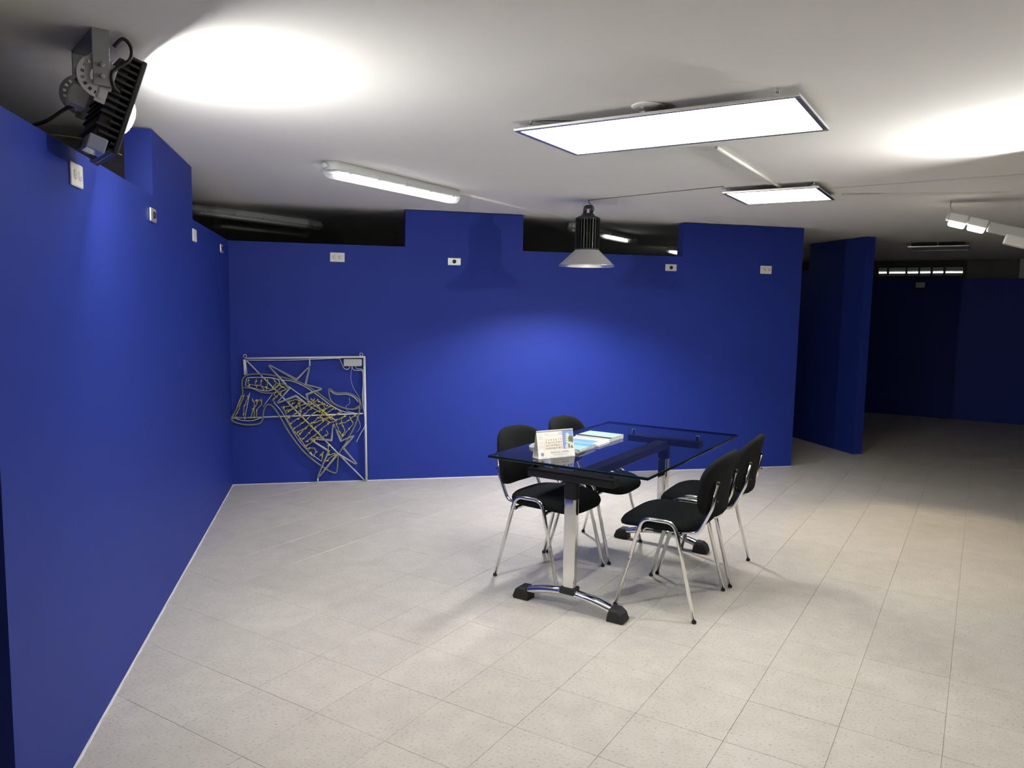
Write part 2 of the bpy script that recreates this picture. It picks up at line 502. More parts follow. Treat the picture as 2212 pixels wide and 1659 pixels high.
# ------------------------------------------------------------------ ceiling fittings
def panel(name, u, v, lu, lv, z, lit, label, hang):
    t = empty(name, W(u, v, z), RU, label, 'ceiling light', 'flat panel lights hung under the ceiling')
    f = .022; th = .013; a, b = lu / 2, lv / 2
    m = MB()
    for (x0, x1, y0, y1) in ((-a, a, -b, -b + f), (-a, a, b - f, b), (-a, -a + f, -b + f, b - f), (a - f, a, -b + f, b - f)):
        m.box(x0, x1, y0, y1, 0, th, bevel=.002, seg=1)
    m.build('frame', 'alu', t)
    MB().box(-a + f, a - f, -b + f, b - f, .004, .008).build('diffuser', 'panel_lit' if lit else 'panel_off', t)
    MB().box(-a + .01, a - .01, -b + .01, b - .01, .0085, .0115).build('back_plate', 'greymetal', t)
    gap = H - z
    for x, y in hang:
        m = MB()
        m.box(x - .012, x + .012, y - .008, y + .008, th, th + .005)
        m.sweep([(x, y, th), (x, y, gap)], .0018)
        m.lathe([(.0, gap - .018), (.006, gap - .018), (.006, gap), (0, gap)], 12, M=Matrix.Translation((x, y, 0)))
        m.build('hanger', 'chrome', t)
    return t
p1 = panel('panel_light', 4.029, -.86, 1.2, .6, 2.290, True, 'long lit rectangular panel light hung under the ceiling',
           [(-.52, -.285), (.52, -.285), (-.52, .285), (.52, .285), (0, -.285)])
MB().sweep(catmull([(-.50, -.27, .041), (-.40, -.24, .036), (-.33, -.22, .03), (-.30, -.2, .02), (-.27, -.2, .014)]), .0025).build('power_wire', 'black_cable', p1)
p2 = panel('panel_light', 4.015, 1.284, .6, .6, 2.290, True, 'small square lit panel light hung behind the long panel',
           [(-.27, -.285), (.27, -.285), (-.27, .285), (.27, .285)])
MB().sweep(catmull([(.27, -.285, .041), (.25, -.25, .038), (.22, -.22, .026), (.21, -.2, .014)]), .0025).build('power_wire', 'black_cable', p2)
panel('panel_light', 4.74, 5.945, .6, .6, 2.272, False, 'unlit square panel light hung in the dark far right area',
      [(-.27, -.285), (.27, -.285), (0, -.285)])

o = MB().lathe([(0, 0), (.062, 0), (.066, -.002), (.066, -.004), (.060, -.006), (0, -.006)], 36, M=Matrix.Translation((2.056, -3.668, H))).build('ceiling_rose', 'white')
tag(o, 'round white ceiling cover plate above the long panel light', 'cover plate')

def strip(name, pts, r, mt, label, cat, flat=False):
    m = MB()
    m.sweep(pts, r)
    return tag(m.build(name, mt), label, cat)
strip('cable_trunking', [W(4.06, -.28, H - .006), W(4.06, 1.10, H - .006)], .009, 'white', 'white trunking strip on ceiling between the two lit panels', 'trunking', True)
strip('cable_trunking', [W(2.0, .37, H - .006), W(1.94, 2.42, H - .006)], .009, 'white', 'white trunking strip on ceiling from fluorescent batten towards back wall', 'trunking', True)
strip('cable_trunking', catmull([W(4.36, 1.578, H - .002), W(4.7, 1.71, H - .006), W(5.1, 1.86, H - .006), W(5.6, 1.97, H - .006), W(6.6, 2.05, H - .006)]), .013, 'white',
      'white curved trunking strip on ceiling at the right of the square panel', 'trunking', True)
strip('ceiling_wire', [W(2.657, 1.151, H - .003), W(3.2, 1.03, H - .004), W(3.74, .93, H - .003)], .0017, 'black_cable', 'thin black wire on ceiling from pendant to square panel', 'wire')
strip('ceiling_wire', [W(4.32, 1.30, H - .003), W(5.374, 1.211, H - .003), W(6.4, 1.12, H - .003)], .0016, 'greyplastic', 'thin grey wire on ceiling leading right from square panel', 'wire')

def batten(u, v0, v1, lit, label, tubes='tube_lit', rz=0.0, part=None):
    L = v1 - v0; a = .058
    t = empty('batten_light', W(u, (v0 + v1) / 2, H), -RU + rz, label, 'ceiling light', 'sealed fluorescent battens on the ceiling')
    # local x along the batten, z down from the ceiling at 0; half-height seam at -0.046
    def ring(z, e, s=1.0):
        return [(x, y, z) for x, y in superellipse_stadium(L / 2 - e, a * s)]
    def loft(rs):
        m = MB(); n = len(rs[0])
        vs = [p for r in rs for p in r]
        fs = [(i * n + k, i * n + (k + 1) % n, (i + 1) * n + (k + 1) % n, (i + 1) * n + k) for i in range(len(rs) - 1) for k in range(n)]
        return m.add(vs, fs, True), n, len(rs)
    m, n, k = loft([ring(-.002, .012, .86), ring(-.03, .004, .96), ring(-.046, 0, 1.0), ring(-.050, 0, 1.0)])
    m.f.append(list(range(n))); m.sm.append(False); m.mi.append(0)
    m.build('housing', 'greyplastic', t)
    m, n, k = loft([ring(-.050, .002, .97), ring(-.066, .004, .95), ring(-.082, .014, .80), ring(-.090, .03, .5)])
    m.f.append([ (k - 1) * n + i for i in range(n)]); m.sm.append(False); m.mi.append(0)
    m.build('cover', 'clear', t)
    MB().box(-L / 2 + .05, L / 2 - .05, -.045, .045, -.056, -.051).build('gear_tray', 'offwhite', t)
    for s in (-1, 1):
        if part is None:
            MB().sweep([(-L / 2 + .09, s * .024, -.068), (L / 2 - .06, s * .024, -.068)], .0125).build('tube', tubes if lit else 'tube_off', t)
    if part is not None:
        MB().sweep([(-L / 2 + .09, .024, -.068), (L / 2 - .06, .024, -.068)], .0125).build('tube', 'tube_off', t)
        MB().sweep([(part[0], -.020, -.074), (part[1], -.020, -.074)], .0135).build('tube', tubes, t)
    for i in range(5):
        x = -L / 2 + .13 + i * (L - .26) / 4
        for s in (-1, 1):
            MB().box(x - .011, x + .011, s * .0625 - .004, s * .0625 + .004, -.062, -.036, bevel=.002, seg=1).build('clip', 'greyplastic', t)
    for s in (-1, 1):
        MB().lathe([(0, 0), (.016, 0), (.016, .022), (.012, .026), (0, .026)], 14, M=Matrix.Translation((s * L / 2 - s * .004, 0, -.03)) @ Matrix.Rotation(s * math.pi / 2, 4, 'Y')).build('cable_gland', 'greyplastic', t)
    return t
def superellipse_stadium(hl, r, n=10):
    out = []
    for s in (1, -1):
        for i in range(n + 1):
            an = -math.pi / 2 + math.pi * i / n
            out.append((s * (hl - r) + s * r * math.cos(an), s * r * math.sin(an)))
    return out
batten(2.01, -.89, .37, True, 'lit sealed fluorescent batten on ceiling left of the panel lights')
batten(1.86, 2.40, 3.95, True, 'mostly dark batten with one short lit tube seen behind the pendant', 'tube_green', part=(-.05, .50))
batten(1.78, 5.25, 6.55, True, 'small far batten end glimpsed beside the raised right wall section', 'tube_green')
batten(-.45, -.05, 1.45, False, 'unlit batten in the dark gap above the left partition corner')
batten(-1.22, .75, 2.0, False, 'further unlit batten deep in the dark gap at left')

# pendant high-bay lamp
PX, PY = 2.693, -1.065
t = empty('pendant_lamp', (PX, PY, 1.84), 0, 'black ribbed high-bay pendant lamp with a flared aluminium reflector', 'pendant lamp')
def zz(z): return z - 1.84
MB().lathe([(0, zz(2.232)), (.030, zz(2.232)), (.046, zz(2.226)), (.052, zz(2.216)), (.088, zz(2.200)), (.092, zz(2.196)), (.092, zz(2.184)), (.05, zz(2.18)), (.05, zz(1.975)), (.092, zz(1.97)), (.092, zz(1.955)), (0, zz(1.955))], 40).build('heatsink_core', 'blackmetal', t)
for k in range(26):
    a = 2 * math.pi * k / 26
    MB().box(.048, .092, -.0030, .0030, zz(1.97), zz(2.186), M=Matrix.Rotation(a, 4, 'Z')).build('cooling_fin', 'blackmetal', t)
MB().sweep(fillet([(-.026, 0, zz(2.226)), (-.022, 0, zz(2.282)), (.022, 0, zz(2.282)), (.026, 0, zz(2.226))], .018), [(.006, -.012), (.006, .012), (-.006, .012), (-.006, -.012)], up=(0, 1, 0)).build('hanging_eye', 'blackmetal', t)
MB().sweep(catmull([(.012, 0, zz(2.232)), (.045, .01, zz(2.255)), (.042, .01, zz(2.285)), (.012, .004, zz(2.305)), (0, 0, zz(2.331))]), .004).build('power_cord', 'black_cable', t)
MB().sweep(catmull([(0, 0, zz(2.331)), (.001, 0, zz(2.31)), (.012, 0, zz(2.298)), (.012, 0, zz(2.275)), (0, 0, zz(2.268)), (-.012, 0, zz(2.275)), (-.010, 0, zz(2.29))]), .0028).build('ceiling_hook', 'chrome', t)
rf = MB()
rf.lathe([(.090, zz(1.962)), (.094, zz(1.955)), (.205, zz(1.850)), (.211, zz(1.844)), (.213, zz(1.8405)), (.2095, zz(1.8395))], 56)
rf.build('reflector', 'reflector_out', t)
MB().lathe([(.0875, zz(1.9535)), (.2085, zz(1.8402))], 56).build('reflector_lining', 'reflector', t)
MB().lathe([(.2085, zz(1.8402)), (.2135, zz(1.838)), (.217, zz(1.841)), (.2125, zz(1.8445))], 56).build('rim', 'chrome', t)
MB().disc(.080, zz(1.9525), 40, up=False).build('led_module', 'led_disc', t)

# floodlight on a tilting yoke
def floodlight(name, base, rz, label, tilt=18.0, led='flood_led'):
    """local frame: x = forward (horizontal), y = along the pivot axis away from the near arm, origin at the near arm on the ceiling"""
    t = empty(name, base, rz, label, 'floodlight')
    a = math.radians(tilt)
    # rotate about the pivot: local tilted frame (n, axis, tt)
    Mt = Matrix.Translation((0, 0, -.138)) @ Matrix.Rotation(a, 4, 'Y')     # x -> forward-down
    wy = .30
    y_ = MB()
    for y0 in (-.003, wy - .003):
        y_.box(-.024, .024, y0, y0 + .006, -.165, 0, bevel=.0015, seg=1)
    y_.box(-.024, .024, 0, wy, -.006, 0)
    y_.build('yoke', 'greymetal', t)
    for yb in (-.006, wy):
        for xx, z in ((0.0, -.138), (0.0, -.105)):
            MB().lathe([(0, 0), (.008, 0), (.008, .004), (.005, .006), (0, .006)], 6, M=Matrix.Translation((xx, yb + (.0 if yb > 0.1 else .0), z)) @ Matrix.Rotation(math.pi / 2 if yb < .1 else -math.pi / 2, 4, 'X'), smooth=False).build('bolt', 'greymetal', t)
    fx, cz = .108, -.046         # front plane, centre along tt in the tilted frame
    hb = .155                   # half height along tt
    # protractor plates with a row of holes
    for yb in (.006, wy - .010):
        m = MB(); R0, R1 = .036, .066; n = 40
        def arc(r, k): 
            an = math.radians(75 + 205 * k / n); return (r * math.cos(an), r * math.sin(an))
        for k in range(n):
            hole = (k % 4 in (1, 2)) and 2 < k < 38
            rings = [(.030, .046), (.056, .066)] if hole else [(.030, .066)]
            for r0, r1 in rings:
                p = [arc(r0, k), arc(r1, k), arc(r1, k + 1), arc(r0, k + 1)]
                m.add([(q[0], yb, q[1]) for q in p] + [(q[0], yb + .004, q[1]) for q in p],
                      [(0, 1, 2, 3), (7, 6, 5, 4), (0, 4, 5, 1), (1, 5, 6, 2), (2, 6, 7, 3), (3, 7, 4, 0)], M=Mt)
        m.box(-.004, .036, yb, yb + .004, -.03, .05, M=Mt)
        m.box(.0, .03, yb, yb + .004, -.075, -.02, M=Mt)
        m.build('angle_plate', 'plategrey', t)
    MB().box(fx - .016, fx, .014, wy - .014, cz - hb, cz + hb, M=Mt, bevel=.003, seg=1).build('front_plate', 'heatsink', t)
    for i in range(15):
        z = cz - hb + .006 + i * (2 * hb - .012) / 14
        back = fx - .082 if (2 < i < 12) else fx - (.050 + .010 * min(i, 14 - i))
        if i in (4, 9): back = fx - .05
        if i < 2: back = fx - .03
        MB().box(back, fx - .014, .018, wy - .018, z - .0042, z + .0042, M=Mt, bevel=.0015, seg=1).build('cooling_fin', 'heatsink', t)
    MB().box(fx - .075, fx - .04, .03, wy - .03, cz - hb + .02, cz + hb - .02, M=Mt).build('core', 'heatsink', t)
    Ml = Mt @ Matrix.Translation((fx, wy / 2, cz)) @ Matrix.Rotation(math.pi / 2, 4, 'Y')
    d = MB(); pr = []
    for k in range(9):
        an = math.pi / 2 * k / 8
        pr.append((.062 * math.cos(an) + 1e-4, .034 * math.sin(an)))
    d.lathe(pr, 32, M=Ml); d.build('lens', 'lens_clear', t)
    MB().disc(.050, .002, 28, M=Ml).build('led_module', led, t)
    MB().lathe([(.062, -.001), (.074, -.001), (.074, .006), (.064, .008)], 32, M=Ml).build('lens_ring', 'heatsink', t)
    # driver box behind and glossy end box at the lower end
    MB().box(-.052, .0, .10, .17, -.085, -.025, M=Mt, bevel=.004).build('driver_box', 'offwhite', t)
    MB().box(fx - .088, fx - .034, .02, .10, cz - hb - .012, cz - hb + .034, M=Mt, bevel=.004).build('end_connector', 'bluetape', t)
    MB().sweep(catmull([(.035, -.004, -.045), (.06, -.01, -.018), (.083, -.006, -.038), (.078, -.004, -.075), (.03, -.002, -.12), (.032, 0, -.16), (.05, .02, -.17)]), .0055).build('power_cable', 'black_cable', t)
    MB().sweep(catmull([(-.03, .14, -.20), (-.07, .16, -.215), (-.12, .2, -.255), (-.19, .26, -.28)]), .006).build('power_cable', 'black_cable', t)
    MB().sweep(catmull([(.06, .05, -.355), (-.02, .10, -.315), (-.1, .16, -.30), (-.17, .20, -.305)]), .0014).build('bare_wire', 'yellow', t)
    return t
base = Vector((.156, -3.991, H))
floodlight('floodlight', base, math.atan2(.447, .894), 'black finned floodlight on a tilting ceiling yoke at upper left')
floodlight('floodlight', (4.25, -3.60, H), math.radians(183), 'matching ceiling floodlight just outside the view at right', -14.0, 'flood_led_strong')

# LED street-lamp head hung at the right
t = empty('street_luminaire', (5.10, -1.93, 2.222), math.atan2(-.67, .74), 'long pale street-lamp head with two lit lenses hung from ceiling at right', 'lamp')
t.rotation_euler = (0, math.radians(16), math.atan2(-.67, .74))
for k in range(2):
    m = MB().box(.006 + k * .125, .126 + k * .125, -.06, .06, -.03, .028, bevel=.008); hd = m.build('lamp_head', 'offwhite', t)
    MB().box(.012 + k * .125, .120 + k * .125, -.052, .052, -.060, -.028, bevel=.012).build('lens', 'street_led', hd)
MB().box(.258, .62, -.045, .045, -.042, .026, bevel=.008).build('arm_body', 'greyplastic', t)
MB().box(.38, .60, -.055, .055, -.098, -.030, bevel=.010).build('driver_housing', 'white', t)
MB().box(-.012, .004, -.02, .02, -.03, .06, bevel=.002).build('mounting_tab', 'greyplastic', t)
sl = bpy.data.lights.new('street_luminaire_beam', 'SPOT'); sl.energy = 22; sl.color = (1.0, 0.80, 0.50); sl.spot_size = math.radians(62); sl.spot_blend = 0.55; sl.shadow_soft_size = 0.03
so_ = bpy.data.objects.new('lens_beam', sl); COL.objects.link(so_); so_.parent = t; so_.location = (.13, 0, -.066); so_.rotation_euler = (math.radians(-14), math.radians(-16), 0)
for x in (.0, .61):
    Mi = (Matrix.Rotation(math.radians(16), 4, 'Y')).inverted()
    p0 = Vector((x, 0, .026)); pw = Matrix.Rotation(math.radians(16), 4, 'Y') @ p0
    MB().sweep([p0, Mi @ Vector((pw.x, pw.y, H - 2.222))], .003).build('hanger', 'greymetal', t)

# ------------------------------------------------------------------ wall plates
def plate(name, loc, rz, kind, label):
    t = empty(name, loc, rz, label, 'wall socket' if kind == 'white' else 'wall plate', 'plates in a line along the partitions')
    # local: x along wall, -y out of the wall
    if kind == 'white':
        MB().box(-.06, .06, -.008, 0, -.0385, .0385, bevel=.005).build('cover_plate', 'white', t)
        for s in (-1, 1):
            m = MB().lathe([(0, 0), (.017, 0), (.017, .0015), (0, .0015)], 20, M=Matrix.Translation((s * .024, -.0078, 0)) @ Matrix.Rotation(math.pi / 2, 4, 'X'))
            so = m.build('socket', 'white', t)
            MB().box(s * .024 - .007, s * .024 - .003, -.0098, -.009, .004, .006).box(s * .024 - .007, s * .024 - .003, -.0098, -.009, -.006, -.004) \
                .box(s * .024 + .005, s * .024 + .008, -.0098, -.009, -.0015, .0015).build('socket_slot', 'darkslot', so)
    else:
        MB().box(-.057, .057, -.009, 0, -.032, .032, bevel=.0055, seg=4).build('cover_plate', 'plate_chrome', t)
        MB().lathe([(0, 0), (.017, 0), (.017, .006), (.014, .010), (0, .010)], 24, M=Matrix.Translation((0, -.006, 0)) @ Matrix.Rotation(math.pi / 2, 4, 'X')).build('knob', 'rubber', t)
    return t
plate('wall_socket', (.860, 0, 1.909), 0, 'white', 'white double socket plate on back wall above the wire light motif')
plate('switch_plate', (1.846, 0, 1.904), 0, 'chrome', 'chrome plate with black knob under the raised middle wall section')
plate('switch_plate', (3.871, 0, 1.912), 0, 'chrome', 'chrome plate with black knob just right of the pendant lamp')
plate('wall_socket', (4.850, 0, 1.920), 0, 'white', 'white double socket plate on the raised right end of back wall')
RL = math.pi / 2
plate('wall_socket', (0, -3.745, 1.932), RL, 'white', 'large white socket plate on left wall below the floodlight')
plate('switch_plate', (0, -2.655, 1.922), RL, 'chrome', 'chrome plate on left wall below the edge of its raised section')
plate('wall_socket', (0, -1.557, 1.922), RL, 'white', 'narrow-looking white socket plate on left wall towards the corner')
plate('switch_plate', (0, -.42, 1.922), RL, 'chrome', 'dark chrome plate on left wall closest to the corner')
t = plate('wall_socket', W(4.387, 8.75, 1.957), RU, 'white', 'dim socket plate on the far navy partition')

# ------------------------------------------------------------------ table
TU, TV = 3.545, -.085
t = empty('glass_table', W(TU, TV, 0), RU, 'rectangular glass-topped meeting table with two chrome column legs', 'table')
ZT = .757
hw, hl = .441, .745
m = MB()
g = MB()
th = .015; bv = .0025
pts = lambda e: [(-hw + e, -hl + e), (hw - e, -hl + e), (hw - e, hl - e), (-hw + e, hl - e)]
vs = [(x, y, ZT) for x, y in pts(bv)] + [(x, y, ZT - th) for x, y in pts(bv)] + [(x, y, ZT - bv) for x, y in pts(0)] + [(x, y, ZT - th + bv) for x, y in pts(0)]
g.add(vs, [(0, 1, 2, 3)], mi=0); g.f.append([7, 6, 5, 4]); g.sm.append(False); g.mi.append(2)
for k in range(4):
    j = (k + 1) % 4
    for a, b in ((0, 8), (8, 12), (12, 4)):
        g.f.append([a + j, a + k, b + k, b + j]); g.sm.append(False); g.mi.append(1)
g.build('glass_top', ['glass', 'glassedge', 'glassunder'], t)
BV = (-.643, .643)
for bvv in BV:
    M0 = Matrix.Translation((0, bvv, 0))
    ft = MB()
    path = []
    for k in range(17):
        s = -1 + 2 * k / 16
        path.append((s * .262, 0, .086 - .046 * s * s))
    prof = [(.020 * math.sin(2 * math.pi * k / 16), .029 * math.cos(2 * math.pi * k / 16)) for k in range(16)]
    ft.sweep(path, prof, M=M0, up=(0, 0, 1)); foot = ft.build('foot_bar', 'chrome', t)
    for s in (-1, 1):
        cap = MB()
        # wedge-shaped black end cap: outline in x-z, extruded along y with tapered top
        prof2 = [(.222, .0), (.312, .0), (.318, .012), (.304, .048), (.280, .066), (.240, .068), (.226, .035)]
        n = len(prof2); vs = []
        for yy, k in ((-.039, 0), (-.030, 1), (.030, 1), (.039, 0)):
            for x, z in prof2:
                zc = z if (k or z < .02) else z * .80
                xc = x if k else (x - .004 if x > .27 else x + .003)
                vs.append((s * xc, yy, zc))
        fs = [list(range(n)), list(range(3 * n, 4 * n))[::-1]]
        for r in range(3):
            for i in range(n):
                j = (i + 1) % n
                fs.append((r * n + i, r * n + j, (r + 1) * n + j, (r + 1) * n + i))
        cap.add(vs, fs, M=M0); cap.build('end_cap', 'rubber_rough', foot)
    colo = MB()
    colo.prism(roundrect(.033, .023, .012), .098, .58, M=M0); cm = colo.build('column', 'chrome', t)
    MB().prism(roundrect(.0345, .0245, .012), .572, .668, M=M0).build('sleeve', 'blackbeam', cm)
    MB().box(-.042, .042, -.034, .034, .082, .116, M=M0, bevel=.005).build('collar', 'rubber', cm)
    MB().box(-.240, .240, -.036, .036, .662, .706, M=M0, bevel=.003, seg=1).build('cross_beam', 'blackbeam', t)
    for s in (-1, 1):
        MB().lathe([(0, .706), (.010, .706), (.010, .738), (.015, .739), (.015, .7418), (0, .7418)], 20, M=M0 @ Matrix.Translation((s * .215, 0, 0))).build('glass_support', 'chrome', t)
MB().box(-.04, .04, BV[0] + .04, BV[1] - .04, .645, .690, bevel=.003, seg=1).build('long_beam', 'blackbeam', t)

# ------------------------------------------------------------------ chairs
def chair_proto():
    t = empty('chair', (0, 0, 0))
    fy, fx = .258, .207
    r = .0108
    for s in (-1, 1):
        path = fillet([(fx, s * fy, .012), (.085, s * .242, .478), (-.085, s * .242, .478), (-fx, s * fy, .012)], .062, 7)
        fr = MB().sweep(path, r).build('leg_frame', 'chrome', t)
        for x in (fx, -fx):
            MB().lathe([(0, 0), (.0105, 0), (.0116, .003), (.0116, .013), (.0108, .014)], 14, M=Matrix.Translation((x * 1.002, s * fy, 0)) @ Matrix.Rotation(0, 4, 'Y')).build('foot_cap', 'rubber', fr)
        # L-shaped support: under the seat and up behind the back
        path = fillet([(.11, s * .175, .428), (-.185, s * .175, .424), (-.245, s * .175, .56), (-.268, s * .17, .69)], .055, 7)
        bs = MB().sweep(path, r * .95).build('back_support', 'chrome', t)
        MB().lathe([(0, 0), (.0118, 0), (.0118, .008), (.006, .014), (0, .014)], 12, M=Matrix.Translation((-.268, s * .17, .686)) @ Matrix.Rotation(-.17, 4, 'Y')).build('plug', 'rubber', bs)
        MB().lathe([(0, 0), (.005, 0), (.005, .006), (0, .006)], 10, M=Matrix.Translation((-.270, s * .173, .60)) @ Matrix.Rotation(-math.pi / 2, 4, 'Y')).build('screw', 'rubber', bs)
    for x in (.098, -.098):
        cb = MB().sweep([(x, -.236, .408), (x, .236, .408)], r * .9).build('cross_bar', 'chrome', t)
        for s in (-1, 1):
            MB().lathe([(0, -.006), (.010, -.006), (.012, 0), (.010, .012), (0, .012)], 12, M=Matrix.Translation((x, s * .226, .408)) @ Matrix.Rotation(s * math.pi / 2, 4, 'X')).build('bolt_cover', 'rubber', cb)
    # seat cushion
    K = 56
    m = MB(); rings = []
    def ring(sc_, z, dome=0.0):
        out = []
        for (x, y) in superellipse(.218 * sc_, .226 * sc_, 3.6, K):
            yy = y * (1.03 + .12 * x)             # a little wider in front
            xx = x + .030
            zz_ = z
            if xx > .10: zz_ -= .030 * ((xx - .10) / .15) ** 2          # waterfall front
            if xx < -.10: zz_ += .012 * ((-xx - .10) / .1) ** 2
            zz_ += dome * (1 - (abs(y) / .24) ** 2) * .5
            out.append((xx, yy, zz_))
        return out
    spec = [(.02, .482, .004), (.35, .483, .004), (.65, .482, .003), (.84, .478, .002), (.94, .469, 0), (.99, .455, 0), (1.0, .445, 0), (.985, .433, 0), (.93, .424, 0), (.80, .419, 0), (.4, .418, 0), (.02, .418, 0)]
    vs = []
    for sc_, z, d in spec: vs += ring(sc_, z, d)
    fs = [(i * K + k, i * K + (k + 1) % K, (i + 1) * K + (k + 1) % K, (i + 1) * K + k) for i in range(len(spec) - 1) for k in range(K)]
    m.add(vs, fs, True)
    m.f.append(list(range(K))); m.sm.append(True); m.mi.append(0)
    m.build('seat', 'fabric', t)
    # backrest: padded shell, curved around the sitter
    m = MB(); zc, hh, hwid = .662, .163, .236
    def outline(sc_):
        out = []
        for i in range(K):
            a = 2 * math.pi * i / K
            cx, sy = math.cos(a), math.sin(a)
            nn = 2.7 if sy > 0 else 3.6
            y = hwid * math.copysign(abs(cx) ** (2 / nn), cx); z = hh * math.copysign(abs(sy) ** (2 / nn), sy)
            y *= 1.0 + .05 * (z / hh)
            out.append((y * sc_, z * sc_))
        return out
    def P(y, z, d):
        cur = .055 * (y / hwid) ** 2                      # sides come forward
        lean = -.150 * z
        belly = -.012 * (z / hh) ** 2
        return (-.258 + cur + lean + belly + d, y, zc + z)
    spec = [(.02, .034), (.5, .034), (.8, .031), (.93, .024), (.985, .013), (1.0, .002), (.985, -.009), (.93, -.015), (.8, -.018), (.5, -.018), (.02, -.018)]
    vs = []
    for sc_, d in spec: vs += [P(y, z, d) for y, z in outline(sc_)]
    fs = [(i * K + k, i * K + (k + 1) % K, (i + 1) * K + (k + 1) % K, (i + 1) * K + k) for i in range(len(spec) - 1) for k in range(K)]
    m.add(vs, fs, True)
    m.f.append(list(range(K))); m.sm.append(True); m.mi.append(0)
    m.f.append([(len(spec) - 1) * K + k for k in range(K)]); m.sm.append(True); m.mi.append(0)
    m.build('backrest', 'fabric', t)
    return t
ch = chair_proto()
SPOTS = [(3.199, -.302, -3.0, 'black chair at table on the wall side, beside the calendar end'),
         (3.222, .252, 1.2, 'black chair at table on the wall side, behind the brochures'),
         (3.927, -.293, 181.0, 'black chair closest to viewer, its back turned, right of the table'),
         (3.922, .284, 184.0, 'black chair at table right side, half hidden behind the closest chair')]
for k, (u, v, d, lab) in enumerate(SPOTS):
    o = ch if k == 0 else copy_tree(ch)
    o.location = W(u, v, 0); o.rotation_euler = (0, 0, RU + math.radians(d))
    tag(o, lab, 'chair', 'black chairs around the glass table')

# ------------------------------------------------------------------ things on the table
def text_mesh(body, size, align='CENTER', spacing=1.0):
    cu = bpy.data.curves.new('txt', 'FONT'); cu.body = body; cu.size = size; cu.align_x = align; cu.space_character = spacing
    cu.resolution_u = 3
    o = bpy.data.objects.new('txt', cu); COL.objects.link(o)
    dg = bpy.context.evaluated_depsgraph_get()
    me = bpy.data.meshes.new_from_object(o.evaluated_get(dg))
    bpy.data.objects.remove(o); bpy.data.curves.remove(cu)
    return me
BL = Vector((1.842, -2.927, ZT)); BR = Vector((2.055, -2.864, ZT)); bBL = Vector((1.823, -2.873, ZT))
xa = (BR - BL).normalized(); dep = EZ.cross(xa)
wdt = .222; base_d = .062; apex = .137
t = empty('desk_calendar', BL, math.atan2(xa.y, xa.x), 'white tent desk calendar printed with days and a photo, on the glass table', 'calendar')
# local: x right, y back, z up ; front sheet from (0,0,0) to (0,base/2,apex)
fa = math.atan2(apex, base_d / 2); fl_ = math.hypot(apex, base_d / 2)
Mf = Matrix.Rotation(fa, 4, 'X')           # sheet local (x, y along slope, z normal toward the viewer is +z rotated)
MB().box(0, wdt, 0, fl_, -.0012, 0, M=Mf).build('front_sheet', 'paper', t)
Mb = Matrix.Translation((0, base_d, 0)) @ Matrix.Rotation(math.pi - fa, 4, 'X')
MB().box(0, wdt, 0, fl_, -.0012, 0.0, M=Mb).build('back_sheet', 'paper', t)
MB().box(0, wdt, 0, base_d, .0002, .0014).build('bottom_sheet', 'paper', t)
def printed(name, polys, mt, z=.0004):
    m = MB()
    for poly in polys: m.add([(p[0], p[1], z) for p in poly], [list(range(len(poly)))], M=Mf)
    return m.build(name, mt, t)
def R_(x0, x1, y0, y1): return [(x0, y0), (x1, y0), (x1, y1), (x0, y1)]
def printed_text(name, body, size, x, y, mt, align='CENTER', sp=1.0):
    me = text_mesh(body, size, align, sp); me.materials.append(MT[mt])
    me.transform(Mf @ Matrix.Translation((x, y, .0008)))
    o = bpy.data.objects.new(name, me); COL.objects.link(o); o.parent = t
    return o
printed('peach_print', [R_(.004, .040, .042, .122), R_(.047, .152, .040, .115)], 'peach', .0003)
printed('orange_print', [R_(.005, .030, .1215, .1235), R_(.006, .034, .0795, .0815), R_(.042, .0435, .040, .088), R_(.046, .152, .1165, .1173)], 'orange', .0005)
printed('grey_print', [R_(.008, .036, .096, .114), R_(.008, .036, .052, .072)], 'paper2', .0005)
printed('photo_sky', [R_(.154, .219, .042, .136)], 'skyblue', .0004)
printed('photo_building', [[(.168, .075), (.186, .068), (.200, .072), (.200, .112), (.186, .124), (.172, .118)], [(.166, .043), (.219, .043), (.219, .070), (.200, .075), (.176, .069), (.168, .060)]], 'building', .0006)
printed('photo_garden', [[(.190, .078), (.219, .075), (.219, .106), (.206, .103), (.198, .110), (.188, .096)], [(.186, .044), (.196, .047), (.193, .066), (.186, .066)], [(.200, .044), (.214, .044), (.210, .056), (.203, .056)]], 'green', .0008)
printed('photo_windows', [R_(.170, .178, .112, .117), R_(.170, .178, .102, .107), R_(.170, .177, .092, .097), R_(.170, .177, .082, .087)], 'greyink', .0008)
rows = [['', '', '', '', '', '', '1'], ['2', '3', '4', '5', '6', '7', '8'], ['9', '10', '11', '12', '13', '14', '15'], ['16', '17', '18', '19', '20', '21', '22'], ['23', '24', '25', '26', '27', '28', '29']]
for r_, row in enumerate(rows):
    for c_, s_ in enumerate(row):
        if s_: printed_text('day_number', s_, .0135, .0535 + c_ * .0150, .1025 - r_ * .0142, 'redink' if c_ == 6 else 'ink')
printed_text('month_name', 'MARZO', .008, .045, .121, 'orange', 'LEFT')
printed_text('year_number', '2015', .009, .142, .1205, 'greyink')
printed_text('printed_name', 'PASCAL LOPES', .0155, .130, .0225, 'greyink', sp=1.12)
printed('small_print', [R_(.085, .18, .0155, .0163), R_(.09, .175, .0125, .0133), R_(.015, .05, .0045, .0055), R_(.068, .105, .0045, .0055), R_(.112, .155, .0045, .0055), R_(.162, .205, .0045, .0055)], 'greyink', .0005)
lg = [(.024 + .009 * math.cos(2 * math.pi * k / 20), .022 + .009 * math.sin(2 * math.pi * k / 20)) for k in range(20)]
printed('round_crest', [lg], 'navyink', .0005)
